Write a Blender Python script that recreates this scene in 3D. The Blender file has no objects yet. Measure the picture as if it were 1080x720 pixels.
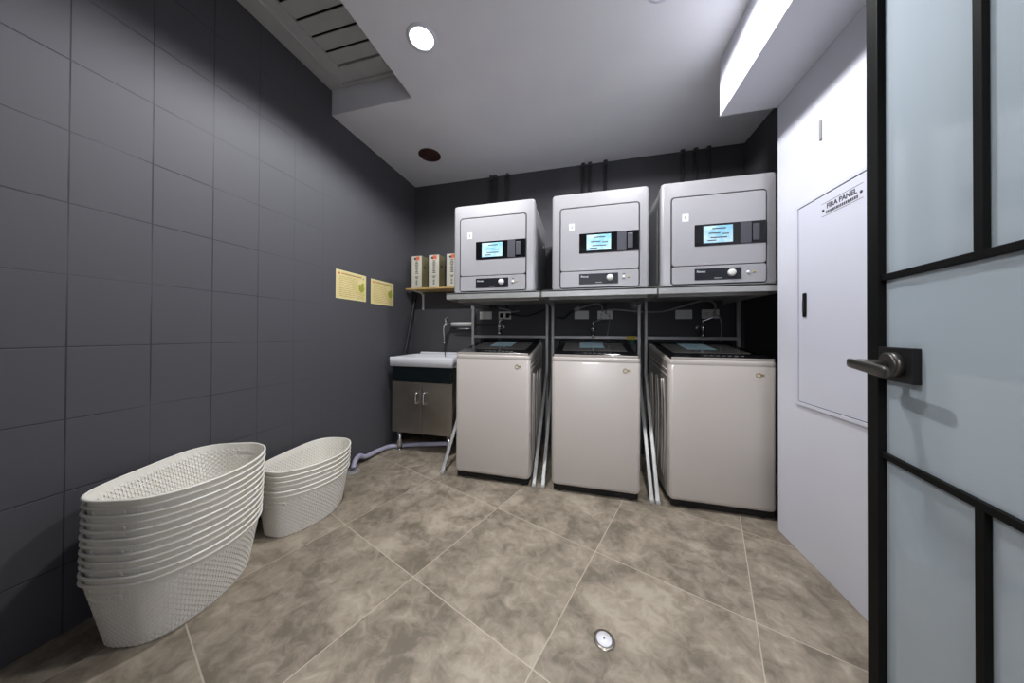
import bpy, bmesh, math, random
from mathutils import Vector, Matrix
R = math.radians
PI = math.pi
scene = bpy.context.scene
col = scene.collection

# ------------------------------------------------------------------ camera
F_PX, CX, CY = 304.53, 539.35, 348.80
YAW, PITCH, ROLL = 0.2496, 0.0061, 0.0047
CAM = Vector((1.7726, -2.7458, 1.0623))
cd = bpy.data.cameras.new('camera'); cam = bpy.data.objects.new('camera', cd); col.objects.link(cam)
cd.sensor_fit = 'HORIZONTAL'; cd.sensor_width = 36.0
cd.lens = F_PX / 1080 * 36.0
cd.shift_x = (540 - CX) / 1080; cd.shift_y = (CY - 360) / 1080
cd.clip_start = 0.02; cd.clip_end = 100
fw = Vector((-math.sin(YAW)*math.cos(PITCH), math.cos(YAW)*math.cos(PITCH), math.sin(PITCH)))
r0 = Vector((math.cos(YAW), math.sin(YAW), 0)); u0 = r0.cross(fw)
rt = r0*math.cos(ROLL) + u0*math.sin(ROLL); up = u0*math.cos(ROLL) - r0*math.sin(ROLL)
cam.matrix_world = Matrix(((rt.x, up.x, -fw.x, CAM.x), (rt.y, up.y, -fw.y, CAM.y), (rt.z, up.z, -fw.z, CAM.z), (0, 0, 0, 1)))
scene.camera = cam

# ------------------------------------------------------------------ world, lights, exposure
w = bpy.data.worlds.new('world'); scene.world = w; w.use_nodes = True
w.node_tree.nodes['Background'].inputs[0].default_value = (0.75, 0.82, 1.0, 1)
w.node_tree.nodes['Background'].inputs[1].default_value = 0.05
vs = scene.view_settings
vs.view_transform = 'Standard'; vs.look = 'None'; vs.gamma = 1.0; vs.use_curve_mapping = False
vs.exposure = 0.0
CEIL = 2.62
L1 = (0.93, -1.392); L2 = (2.11, -1.345)
def spot(name, x, y, power, size=150, blend=0.35, color=(0.97, 0.975, 1.0), rad=0.05):
    d = bpy.data.lights.new(name, 'SPOT'); d.energy = power; d.color = color
    d.spot_size = R(size); d.spot_blend = blend; d.shadow_soft_size = rad
    o = bpy.data.objects.new(name, d); col.objects.link(o); o.location = (x, y, CEIL - 0.02); return o
spot('downlight_lamp', L1[0], L1[1], 108, 158, .35)
spot('downlight_lamp', L2[0], L2[1], 80, 170, .15)
ad = bpy.data.lights.new('corridor_light', 'AREA'); ad.energy = 62; ad.size = 0.5; ad.color = (0.95, 0.97, 1.0)
ao = bpy.data.objects.new('corridor_light', ad); col.objects.link(ao); ao.location = (1.85, -3.95, CEIL - 0.10)

# ------------------------------------------------------------------ materials
def mat(name, color, rough=0.5, metal=0.0, coat=0.0, spec=0.5):
    m = bpy.data.materials.new(name); m.use_nodes = True
    b = m.node_tree.nodes['Principled BSDF']
    b.inputs['Base Color'].default_value = (*color, 1); b.inputs['Roughness'].default_value = rough
    b.inputs['Metallic'].default_value = metal; b.inputs['Coat Weight'].default_value = coat
    b.inputs['Specular IOR Level'].default_value = spec
    return m
def N(m, t, **kw):
    n = m.node_tree.nodes.new(t)
    for k, v in kw.items(): setattr(n, k, v)
    return n
def LK(m, a, b): m.node_tree.links.new(a, b)
def val(m, op, a, b=None, c=None):
    n = N(m, 'ShaderNodeMath', operation=op)
    for i, x in enumerate((a, b, c)):
        if x is None: continue
        if isinstance(x, (int, float)): n.inputs[i].default_value = x
        else: LK(m, x, n.inputs[i])
    return n.outputs[0]
def objco(m):
    t = N(m, 'ShaderNodeTexCoord'); return t.outputs['Object']
def noisy(m, c1, c2, scale=8, detail=4, bump=0.0, bscale=60, rough=None):
    b = m.node_tree.nodes['Principled BSDF']; co = objco(m)
    n = N(m, 'ShaderNodeTexNoise'); n.inputs['Scale'].default_value = scale; n.inputs['Detail'].default_value = detail
    LK(m, co, n.inputs['Vector'])
    r = N(m, 'ShaderNodeValToRGB'); r.color_ramp.elements[0].color = (*c1, 1); r.color_ramp.elements[1].color = (*c2, 1)
    r.color_ramp.elements[0].position = 0.35; r.color_ramp.elements[1].position = 0.65
    LK(m, n.outputs['Fac'], r.inputs[0]); LK(m, r.outputs[0], b.inputs['Base Color'])
    if bump:
        n2 = N(m, 'ShaderNodeTexNoise'); n2.inputs['Scale'].default_value = bscale; LK(m, co, n2.inputs['Vector'])
        bp = N(m, 'ShaderNodeBump'); bp.inputs['Strength'].default_value = bump; bp.inputs['Distance'].default_value = 0.002
        LK(m, n2.outputs['Fac'], bp.inputs['Height']); LK(m, bp.outputs[0], b.inputs['Normal'])
    return m
M = {}
M['ceiling'] = noisy(mat('ceiling_paint', (.62, .62, .64), .7), (.78, .78, .82), (.81, .81, .84), 3, 2, .05)
M['white'] = noisy(mat('white_paint', (.84, .84, .87), .45), (.70, .71, .785), (.73, .74, .81), 2, 2)
M['dark'] = noisy(mat('dark_paint', (.05, .05, .055), .6), (.058, .058, .064), (.068, .067, .073), 2.5, 3, .15, 25)
# left wall: painted square blocks with shallow joints
def wall_tile():
    m = mat('dark_painted_tile', (.07, .07, .078), .62, spec=.35); b = m.node_tree.nodes['Principled BSDF']
    co = objco(m); s = N(m, 'ShaderNodeSeparateXYZ'); LK(m, co, s.inputs[0])
    def joint(axis, off, size, wd):
        a = val(m, 'DIVIDE', val(m, 'SUBTRACT', axis, off), size)
        d = val(m, 'ABSOLUTE', val(m, 'SUBTRACT', a, val(m, 'ROUND', a)))
        n = N(m, 'ShaderNodeMapRange'); n.interpolation_type = 'SMOOTHSTEP'
        LK(m, val(m, 'MULTIPLY', d, size), n.inputs[0]); n.inputs[1].default_value = wd*0.25; n.inputs[2].default_value = wd
        n.inputs[3].default_value = 1; n.inputs[4].default_value = 0
        return n.outputs[0]
    j = val(m, 'MAXIMUM', joint(s.outputs['Y'], -2.1467, .2045, .0028), joint(s.outputs['Z'], .7489, .2548, .0028))
    nz = N(m, 'ShaderNodeTexNoise'); nz.inputs['Scale'].default_value = 2.2; nz.inputs['Detail'].default_value = 3; LK(m, co, nz.inputs['Vector'])
    fade = N(m, 'ShaderNodeMapRange'); LK(m, nz.outputs['Fac'], fade.inputs[0]); fade.inputs[1].default_value = .38; fade.inputs[2].default_value = .55
    fade.inputs[3].default_value = .25; fade.inputs[4].default_value = 1
    # the joints nearer the back corner are filled with paint
    fy = N(m, 'ShaderNodeMapRange'); LK(m, s.outputs['Y'], fy.inputs[0]); fy.inputs[1].default_value = -1.75; fy.inputs[2].default_value = -1.0
    fy.inputs[3].default_value = 1; fy.inputs[4].default_value = .12
    j2 = val(m, 'MULTIPLY', val(m, 'MULTIPLY', j, fade.outputs[0]), fy.outputs[0])
    mx = N(m, 'ShaderNodeMix', data_type='RGBA'); mx.inputs[6].default_value = (.080, .079, .089, 1); mx.inputs[7].default_value = (.022, .022, .026, 1)
    LK(m, val(m, 'MULTIPLY', j2, .85), mx.inputs[0]); LK(m, mx.outputs[2], b.inputs['Base Color'])
    n3 = N(m, 'ShaderNodeTexNoise'); n3.inputs['Scale'].default_value = 14; LK(m, co, n3.inputs['Vector'])
    h = val(m, 'SUBTRACT', val(m, 'MULTIPLY', n3.outputs['Fac'], .25), j2)
    bp = N(m, 'ShaderNodeBump'); bp.inputs['Strength'].default_value = .5; bp.inputs['Distance'].default_value = .003
    LK(m, h, bp.inputs['Height']); LK(m, bp.outputs[0], b.inputs['Normal'])
    return m
M['tile'] = wall_tile()
def floor_mat():
    m = mat('stone_floor_tile', (.2, .18, .15), .38); b = m.node_tree.nodes['Principled BSDF']
    co = objco(m); s = N(m, 'ShaderNodeSeparateXYZ'); LK(m, co, s.inputs[0])
    ta, tx, ty, sz = .3572, .4906, -1.4187, .6
    c, sn = math.cos(ta), math.sin(ta)
    X = val(m, 'SUBTRACT', s.outputs['X'], tx); Y = val(m, 'SUBTRACT', s.outputs['Y'], ty)
    U = val(m, 'DIVIDE', val(m, 'SUBTRACT', val(m, 'MULTIPLY', X, c), val(m, 'MULTIPLY', Y, sn)), sz)
    V = val(m, 'DIVIDE', val(m, 'ADD', val(m, 'MULTIPLY', X, sn), val(m, 'MULTIPLY', Y, c)), sz)
    def dist(a): return val(m, 'MULTIPLY', val(m, 'ABSOLUTE', val(m, 'SUBTRACT', a, val(m, 'ROUND', a))), sz)
    d = val(m, 'MINIMUM', dist(U), dist(V))
    g = N(m, 'ShaderNodeMapRange'); LK(m, d, g.inputs[0]); g.inputs[1].default_value = .0012; g.inputs[2].default_value = .0028
    g.inputs[3].default_value = 1; g.inputs[4].default_value = 0
    # every tile gets its own piece of stone
    cell = N(m, 'ShaderNodeCombineXYZ'); LK(m, val(m, 'FLOOR', U), cell.inputs[0]); LK(m, val(m, 'FLOOR', V), cell.inputs[1])
    wn = N(m, 'ShaderNodeTexWhiteNoise'); LK(m, cell.outputs[0], wn.inputs[0])
    sc = N(m, 'ShaderNodeVectorMath', operation='SCALE'); LK(m, wn.outputs['Color'], sc.inputs[0]); sc.inputs[3].default_value = 11
    ad_ = N(m, 'ShaderNodeVectorMath', operation='ADD'); LK(m, co, ad_.inputs[0]); LK(m, sc.outputs[0], ad_.inputs[1])
    n1 = N(m, 'ShaderNodeTexNoise'); n1.inputs['Scale'].default_value = 4.2; n1.inputs['Detail'].default_value = 8; n1.inputs['Roughness'].default_value = .62; n1.inputs['Distortion'].default_value = .5
    n2 = N(m, 'ShaderNodeTexNoise'); n2.inputs['Scale'].default_value = 17; n2.inputs['Detail'].default_value = 7; n2.inputs['Roughness'].default_value = .68; n2.inputs['Distortion'].default_value = .8
    LK(m, ad_.outputs[0], n1.inputs['Vector']); LK(m, ad_.outputs[0], n2.inputs['Vector'])
    mixn = val(m, 'ADD', val(m, 'MULTIPLY', n1.outputs['Fac'], .58), val(m, 'MULTIPLY', n2.outputs['Fac'], .42))
    r = N(m, 'ShaderNodeValToRGB'); e = r.color_ramp.elements
    e[0].position = .405; e[0].color = (.165, .138, .102, 1); e[1].position = .61; e[1].color = (.40, .345, .27, 1)
    k = e.new(.475); k.color = (.245, .206, .156, 1); k = e.new(.535); k.color = (.31, .262, .20, 1)
    LK(m, mixn, r.inputs[0])
    mx = N(m, 'ShaderNodeMix', data_type='RGBA'); LK(m, r.outputs[0], mx.inputs[6]); mx.inputs[7].default_value = (.5, .43, .34, 1)
    LK(m, val(m, 'MULTIPLY', g.outputs[0], .8), mx.inputs[0]); LK(m, mx.outputs[2], b.inputs['Base Color'])
    rr = N(m, 'ShaderNodeMapRange'); LK(m, n2.outputs['Fac'], rr.inputs[0]); rr.inputs[3].default_value = .34; rr.inputs[4].default_value = .52
    LK(m, rr.outputs[0], b.inputs['Roughness'])
    bp = N(m, 'ShaderNodeBump'); bp.inputs['Strength'].default_value = .25; bp.inputs['Distance'].default_value = .002
    LK(m, val(m, 'SUBTRACT', val(m, 'MULTIPLY', n2.outputs['Fac'], .3), g.outputs[0]), bp.inputs['Height']); LK(m, bp.outputs[0], b.inputs['Normal'])
    return m
M['floor'] = floor_mat()
M['enamel'] = noisy(mat('cream_enamel', (.62, .57, .54), .3, coat=.3), (.475, .432, .395), (.495, .45, .413), 2, 2)
M['dryer'] = mat('grey_enamel', (.365, .358, .37), .28, coat=.3)
M['dryer_door'] = mat('pale_grey_panel', (.385, .378, .395), .3, coat=.2)
M['dryer_side'] = mat('grey_side_panel', (.30, .30, .31), .4)
M['steel_side'] = noisy(mat('washer_side_steel', (.42, .39, .36), .35, .35), (.40, .37, .34), (.46, .43, .40), 5, 3)
M['black_gloss'] = mat('black_gloss', (.006, .006, .007), .12, spec=.35)
M['black'] = mat('black_plastic', (.007, .007, .008), .5, spec=.25)
M['rubber'] = mat('black_rubber', (.018, .018, .02), .6)
M['smoke'] = mat('smoked_lid_glass', (.24, .235, .215), .2, coat=.4)
M['gap'] = mat('panel_gap_dark', (.02, .02, .02), .7)
M['chrome'] = mat('chrome', (.75, .75, .76), .12, 1.0)
M['stand'] = noisy(mat('painted_stand_metal', (.42, .42, .41), .4, .4), (.40, .40, .39), (.45, .45, .44), 12, 3)
M['steel'] = noisy(mat('brushed_steel', (.30, .27, .235), .32, .85), (.28, .25, .215), (.33, .30, .26), 6, 3)
M['ceramic'] = mat('white_ceramic', (.80, .80, .84), .12, coat=.5)
M['teal_black'] = mat('dark_teal_panel', (.004, .008, .0095), .25, spec=.35)
M['basket'] = mat('cream_plastic', (.87, .84, .76), .42); 
bb = M['basket'].node_tree.nodes['Principled BSDF']; bb.inputs['Subsurface Weight'].default_value = .15; bb.inputs['Subsurface Radius'].default_value = (.01, .009, .006); bb.inputs['Subsurface Scale'].default_value = .5
M['plate'] = mat('ivory_plate', (.80, .79, .76), .4)
M['cord'] = mat('grey_cord', (.32, .32, .32), .5)
M['hose'] = noisy(mat('lavender_grey_hose', (.40, .39, .50), .5), (.37, .36, .47), (.44, .43, .54), 10, 2)
M['wood'] = noisy(mat('pine_shelf', (.62, .42, .16), .5), (.55, .36, .13), (.70, .48, .20), 9, 5)
M['carton'] = mat('beige_carton', (.60, .55, .40), .6)
M['carton_side'] = mat('olive_carton_side', (.20, .18, .09), .6)
M['carton_face'] = mat('pale_carton_face', (.62, .60, .50), .6)
M['red'] = mat('orange_red_print', (.72, .16, .08), .5)
M['ink'] = mat('dark_print', (.05, .045, .06), .6)
M['paper'] = noisy(mat('cream_notice_paper', (.80, .70, .34), .55), (.70, .60, .25), (.76, .65, .31), 9, 2)
M['paper_edge'] = mat('pale_notice_border', (.78, .71, .38), .5)
M['brown_ink'] = mat('brown_print', (.42, .26, .14), .6)
M['olive'] = mat('olive_green_print', (.34, .36, .05), .6)
M['blue_label'] = noisy(mat('pale_blue_label', (.20, .62, .80), .4), (.24, .58, .74), (.60, .82, .88), 22, 3)
M['pale_print'] = mat('pale_print', (.75, .80, .82), .5)
M['bronze'] = mat('gunmetal_handle', (.085, .08, .072), .36, .75)
M['door_frame'] = noisy(mat('black_door_frame', (.006, .006, .006), .6, spec=.08), (.0055, .0055, .0055), (.007, .007, .0065), 6, 2)
M['yellow'] = mat('yellow_band', (.45, .34, .02), .5)
M['green'] = mat('green_strap', (.01, .20, .13), .5)
M['gold'] = mat('gold_mark', (.40, .30, .08), .4, .5)
M['grille'] = noisy(mat('grille_grey', (.50, .50, .49), .5), (.48, .48, .47), (.52, .52, .51), 8, 2)
M['cutout'] = noisy(mat('rust_brown_can', (.05, .016, .012), .6), (.03, .012, .010), (.08, .022, .015), 20, 3)
M['conduit'] = mat('dark_painted_conduit', (.045, .045, .05), .5)
M['panel'] = mat('white_metal_panel', (.67, .68, .77), .38)
M['led'] = mat('grey_lens', (.2, .2, .2), .3)
e = bpy.data.materials.new('lamp_glow'); e.use_nodes = True; nt = e.node_tree; nt.nodes.clear()
em = nt.nodes.new('ShaderNodeEmission'); em.inputs[1].default_value = 9; ou = nt.nodes.new('ShaderNodeOutputMaterial'); nt.links.new(em.outputs[0], ou.inputs[0]); M['glow'] = e
# frosted glass: part scattered through, part scattered back, polished face
g = bpy.data.materials.new('frosted_glass'); g.use_nodes = True; nt = g.node_tree; nt.nodes.clear()
ou = nt.nodes.new('ShaderNodeOutputMaterial'); gl = nt.nodes.new('ShaderNodeBsdfPrincipled')
gl.inputs['Base Color'].default_value = (.66, .80, .86, 1); gl.inputs['Roughness'].default_value = .12
tr = nt.nodes.new('ShaderNodeBsdfTranslucent'); tr.inputs[0].default_value = (.82, .91, .96, 1)
di = nt.nodes.new('ShaderNodeBsdfDiffuse'); di.inputs[0].default_value = (.68, .76, .81, 1)
m1 = nt.nodes.new('ShaderNodeMixShader'); m1.inputs[0].default_value = .55
gy = nt.nodes.new('ShaderNodeBsdfGlossy'); gy.inputs['Roughness'].default_value = .06
fr = nt.nodes.new('ShaderNodeFresnel'); fr.inputs[0].default_value = 1.45
m2 = nt.nodes.new('ShaderNodeMixShader')
nt.nodes.remove(gl)
for a, b in ((di.outputs[0], m1.inputs[1]), (tr.outputs[0], m1.inputs[2]), (fr.outputs[0], m2.inputs[0]), (m1.outputs[0], m2.inputs[1]), (gy.outputs[0], m2.inputs[2]), (m2.outputs[0], ou.inputs[0])): nt.links.new(a, b)
M['frost'] = g

# ------------------------------------------------------------------ helpers
class MB:
    def __init__(s): s.bm = bmesh.new()
    def _merge(s, b, mtx=None, smooth=False):
        if mtx is not None: bmesh.ops.transform(b, matrix=mtx, verts=b.verts)
        if smooth:
            for f in b.faces: f.smooth = True
        me = bpy.data.meshes.new('t'); b.to_mesh(me); b.free(); s.bm.from_mesh(me); bpy.data.meshes.remove(me); return s
    def box(s, x0, x1, y0, y1, z0, z1, bev=0.0, seg=2, mtx=None, smooth=False):
        b = bmesh.new(); bmesh.ops.create_cube(b, size=1)
        for v in b.verts: v.co = Vector(((x0+x1)/2 + v.co.x*(x1-x0), (y0+y1)/2 + v.co.y*(y1-y0), (z0+z1)/2 + v.co.z*(z1-z0)))
        if bev: bmesh.ops.bevel(b, geom=b.edges[:], offset=bev, segments=seg, affect='EDGES', profile=.5)
        return s._merge(b, mtx, smooth)
    def prism(s, pts, axis, a, c, bev=0.0, seg=2, mtx=None):   # polygon in the plane across axis, from a to c
        b = bmesh.new()
        def P(p, t): return {'x': (t, p[0], p[1]), 'y': (p[0], t, p[1]), 'z': (p[0], p[1], t)}[axis]
        v0 = [b.verts.new(P(p, a)) for p in pts]; v1 = [b.verts.new(P(p, c)) for p in pts]
        b.faces.new(v0); b.faces.new(v1[::-1]); n = len(pts)
        for i in range(n): b.faces.new((v0[i], v1[i], v1[(i+1) % n], v0[(i+1) % n]))
        bmesh.ops.recalc_face_normals(b, faces=b.faces)
        if bev: bmesh.ops.bevel(b, geom=b.edges[:], offset=bev, segments=seg, affect='EDGES', profile=.5)
        return s._merge(b, mtx)
    def cyl(s, p, q, r, r2=None, n=20, caps=True):
        p, q = Vector(p), Vector(q); d = q - p; b = bmesh.new()
        bmesh.ops.create_cone(b, cap_ends=caps, segments=n, radius1=r, radius2=r if r2 is None else r2, depth=d.length)
        for f in b.faces: f.smooth = len(f.verts) == 4
        m = Matrix.Translation((p+q)/2) @ d.to_track_quat('Z', 'Y').to_matrix().to_4x4()
        return s._merge(b, m)
    def ball(s, p, r, sc=(1, 1, 1), n=14):
        b = bmesh.new(); bmesh.ops.create_uvsphere(b, u_segments=n, v_segments=n//2+1, radius=r)
        return s._merge(b, Matrix.Translation(p) @ Matrix.Diagonal((*sc, 1)), True)
    def tube(s, pts, r, n=10, sm=6):
        P = [Vector(p) for p in pts]; Q = []
        for i in range(len(P)-1):          # Catmull-Rom through the points
            a = P[i-1] if i else P[0]*2-P[1]; b_, c = P[i], P[i+1]; d = P[i+2] if i+2 < len(P) else P[-1]*2-P[-2]
            for k in range(sm):
                t = k/sm; Q.append(.5*((2*b_)+(c-a)*t+(2*a-5*b_+4*c-d)*t*t+(3*b_-a-3*c+d)*t**3))
        Q.append(P[-1]); b = bmesh.new(); rings = []; ref = None
        for i, q in enumerate(Q):
            t = (Q[min(i+1, len(Q)-1)] - Q[max(i-1, 0)]).normalized()
            if ref is None: ref = t.orthogonal().normalized()
            ref = (ref - t*ref.dot(t)).normalized(); o = t.cross(ref)
            rr = r(i/(len(Q)-1), i) if callable(r) else r
            rings.append([b.verts.new(q + (ref*math.cos(2*PI*j/n) + o*math.sin(2*PI*j/n))*rr) for j in range(n)])
        for i in range(len(rings)-1):
            for j in range(n):
                f = b.faces.new((rings[i][j], rings[i][(j+1) % n], rings[i+1][(j+1) % n], rings[i+1][j])); f.smooth = True
        b.faces.new(rings[0][::-1]); b.faces.new(rings[-1])
        return s._merge(b)
    def lathe(s, prof, c, axis='Z', n=32):     # profile (radius, height), closed solid
        b = bmesh.new(); rings = []
        for r, h in prof: rings.append([b.verts.new((max(r, 1e-5)*math.cos(2*PI*j/n), max(r, 1e-5)*math.sin(2*PI*j/n), h)) for j in range(n)])
        for i in range(len(rings)-1):
            for j in range(n):
                f = b.faces.new((rings[i][j], rings[i][(j+1) % n], rings[i+1][(j+1) % n], rings[i+1][j])); f.smooth = True
        bmesh.ops.remove_doubles(b, verts=b.verts, dist=1e-6); bmesh.ops.recalc_face_normals(b, faces=b.faces)
        rot = {'Z': Matrix.Identity(4), 'Y': Matrix.Rotation(R(90), 4, 'X'), 'X': Matrix.Rotation(R(90), 4, 'Y')}[axis]
        return s._merge(b, Matrix.Translation(c) @ rot)
    def build(s, name, m, parent=None, label=None):
        me = bpy.data.meshes.new(name); s.bm.to_mesh(me); s.bm.free(); me.materials.append(M[m] if isinstance(m, str) else m)
        o = bpy.data.objects.new(name, me); col.objects.link(o)
        if parent: o.parent = parent
        if label: o['label'] = label
        return o
def tag(o, label, cat, group=None, kind=None):
    o['label'] = label; o['category'] = cat
    if group: o['group'] = group
    if kind: o['kind'] = kind
    return o
def struct(o): o['kind'] = 'structure'; return o
def thing(name, label, cat, loc=(0, 0, 0), rz=0, group=None):
    o = bpy.data.objects.new(name, None); col.objects.link(o); o.location = loc; o.rotation_euler = (0, 0, rz)
    o.empty_display_size = .05
    return tag(o, label, cat, group)
def kids(o): return [c for c in bpy.data.objects if c.parent == o]
def dup(o, loc=None, label=None, parent=None):
    c = o.copy(); col.objects.link(c)
    if parent: c.parent = parent
    if loc is not None: c.location = loc
    if label: c['label'] = label
    for k in kids(o): dup(k, parent=c)
    return c
def text(name, s, size, m, parent, mtx, depth=.0006, sx=1.0, align='CENTER', bold=0.0):
    cu = bpy.data.curves.new(name, 'FONT'); cu.body = s; cu.size = size; cu.extrude = depth; cu.offset = bold; cu.align_x = align; cu.align_y = 'CENTER'; cu.resolution_u = 2
    t = bpy.data.objects.new(name+'_c', cu); col.objects.link(t); dg = bpy.context.evaluated_depsgraph_get(); dg.update()
    me = bpy.data.meshes.new_from_object(t.evaluated_get(dg)); bpy.data.objects.remove(t); bpy.data.curves.remove(cu)
    me.transform(mtx @ Matrix.Diagonal((sx, 1, 1, 1))); me.materials.clear(); me.materials.append(M[m])
    o = bpy.data.objects.new(name, me); col.objects.link(o); o.parent = parent; return o
FRONT = Matrix.Rotation(R(90), 4, 'X')         # text standing, read from -y

# ------------------------------------------------------------------ room shell
YF = -4.6; XR = 3.031; XW = 2.789; YE = -0.865
struct(MB().box(-.12, XR+.12, YF-.1, .1, -.08, 0).build('floor', 'floor'))
HX0, HX1, HY0, HY1 = 0.0, .652, -2.30, -1.06
c = MB()
c.box(HX1, XR+.12, YF-.1, .1, CEIL, CEIL+.06); c.box(-.12, HX1, HY1, .1, CEIL, CEIL+.06); c.box(-.12, HX1, YF-.1, HY0, CEIL, CEIL+.06)
c.box(-.12, HX1+.05, HY1, HY1+.05, CEIL+.06, 2.86); c.box(-.12, HX1+.05, HY0-.05, HY0, CEIL+.06, 2.86)
c.box(HX1, HX1+.05, HY0, HY1, CEIL+.06, 2.86); c.box(-.12, HX1+.05, HY0-.05, HY1+.05, 2.82, 2.88)
struct(c.build('ceiling', 'ceiling'))
struct(MB().box(-.12, 0, YF-.1, .1, 0, CEIL).build('wall_left', 'tile'))
struct(MB().box(-.004, 0.0, HY0, HY1, CEIL, 2.82).build('trim_3', 'tile'))
struct(MB().box(0, XR+.12, 0, .1, 0, CEIL).build('wall_back', 'dark'))
struct(MB().box(XR, XR+.12, YE-.02, 0, 0, CEIL).build('wall_alcove', 'dark'))
struct(MB().box(XW, XR+.12, YF-.1, YE, 0, CEIL, .002, 1).build('wall_right', 'white'))
f = MB(); f.box(0, 1.25, -3.0, -2.88, 0, CEIL); f.box(1.25, 2.43, -3.0, -2.88, 2.16, CEIL); f.box(2.43, XW, -3.0, -2.88, 0, CEIL)
struct(f.build('wall_front', 'dark'))
struct(MB().box(0, XW, YF-.1, YF, 0, CEIL).build('wall_corridor', 'white'))
struct(MB().box(2.515, XW, YF, -.862, 2.30, CEIL, .0015, 1).build('trim_1', 'white'))
# wall stub that carries the door hinges
struct(MB().box(2.43, XW, -2.88, -2.68, 0, 2.30).build('wall_door_side', 'white'))
struct(MB().box(2.385, 2.43, -2.88, -2.66, 0, 2.16, .003).build('trim_2', 'door_frame'))

# ------------------------------------------------------------------ open door with frosted panes
def build_door():
    ang = math.atan2(-.98075, -.19528)            # local +x runs from the lock stile to the hinges
    o = bpy.data.objects.new('door_1', None); col.objects.link(o); struct(o)
    o.location = (2.5468+.0196, -1.7224-.0039, 0); o.rotation_euler = (0, 0, ang)
    o['label'] = 'open black framed door with frosted glass panes and lever handle'
    H = 2.12; s0, s1 = -.027, .895; TH = .020
    # local +y points to the side facing the camera?  decided by sign below
    for a, b in ((s0, .018), (s1-.05, s1)): MB().box(a, b, -TH, TH, .012, H, .002).build('stile', 'door_frame', o)
    for a, b in ((.012, .09), (H-.06, H)): MB().box(.018, s1-.05, -TH, TH, a, b, .002).build('rail', 'door_frame', o)
    xs = [.018, .274, .556, s1-.05]; z1, z2 = .738, 1.215
    for z in (z1, z2): MB().box(.018, s1-.05, -.014, .014, z-.008, z+.008, .001).build('glazing_bar', 'door_frame', o)
    for x in xs[1:3]:
        MB().box(x-.009, x+.009, -.014, .014, .09, z1-.008, .001).build('glazing_bar', 'door_frame', o)
        MB().box(x-.009, x+.009, -.014, .014, z2+.008, H-.06, .001).build('glazing_bar', 'door_frame', o)
    for k in range(3):
        a = xs[k] + (.009 if k else 0); b = xs[k+1] - (.009 if k < 2 else 0)
        MB().box(a, b, -.004, .004, .09, z1-.008).build('glass_pane', 'frost', o)
        MB().box(a, b, -.004, .004, z2+.008, H-.06).build('glass_pane', 'frost', o)
    MB().box(xs[0], xs[3], -.004, .004, z1+.008, z2-.008).build('glass_pane', 'frost', o)
    # lock case (both sides), round rose and lever
    zc = .986
    MB().box(.018, .130, -.020, .020, zc-.043, zc+.043, .002).build('lock_case', 'black', o)
    for sg in (-1, 1):
        h = MB(); xr = .080
        h.cyl((xr, sg*.020, zc), (xr, sg*.034, zc), .031, n=36); h.cyl((xr, sg*.034, zc), (xr, sg*.038, zc), .031, .027, n=36)
        h.cyl((xr, sg*.036, zc), (xr, sg*.088, zc), .0115)
        P = [(.060, .0945, 0, .008, .003), (.064, .0945, 0, .0115, .0065), (.080, .0945, -.001, .0125, .0075), (.12, .0945, -.004, .0130, .0075), (.17, .0945, -.008, .0135, .007), (.194, .0945, -.010, .0125, .0065), (.203, .0945, -.0105, .007, .0025)]
        b = bmesh.new(); rings = []
        for (x, y, dz, hh, ww) in P:
            rings.append([b.verts.new((x, sg*y + ww*math.copysign(abs(math.cos(t))**.6, math.cos(t)), zc + dz + hh*math.copysign(abs(math.sin(t))**.6, math.sin(t)))) for t in [2*PI*j/20 for j in range(20)]])
        for i in range(len(rings)-1):
            for j in range(20):
                f = b.faces.new((rings[i][j], rings[i][(j+1) % 20], rings[i+1][(j+1) % 20], rings[i+1][j])); f.smooth = True
        b.faces.new(rings[0]); b.faces.new(rings[-1]); bmesh.ops.recalc_face_normals(b, faces=b.faces)
        h._merge(b); h.build('door_handle', 'bronze', o)
    for z in (.3, 1.1, 1.85): MB().cyl((s1+.006, 0, z-.05), (s1+.006, 0, z+.05), .009).build('hinge', 'bronze', o)
build_door()

# ------------------------------------------------------------------ fire panel on the white wall
fp = thing('fire_panel', 'flush white metal fire panel door with black stencilled sign on the white wall', 'panel', (XW, -1.40, 1.2))
y1, y0, za, zb = .385, -.26, -.482, .488
f = MB(); t = .016
f.box(-.008, 0, y0, y1, za, za+t, .001); f.box(-.008, 0, y0, y1, zb-t, zb, .001); f.box(-.008, 0, y0, y0+t, za+t, zb-t, .001); f.box(-.008, 0, y1-t, y1, za+t, zb-t, .001)
f.build('frame', 'panel', fp)
MB().box(-.003, 0, y0+t, y1-t, za+t, zb-t).build('gap', 'gap', fp)
d = MB().box(-.0055, -.003, y0+t+.003, y1-t-.003, za+t+.003, zb-t-.003, .001, 1).build('door_leaf', 'panel', fp)
MB().box(-.012, -.0055, .312, .334, -.056, .056, .004).build('latch', 'black', d); MB().box(-.016, -.012, .318, .328, -.035, .02, .002).build('latch_lever', 'bronze', d)
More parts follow.
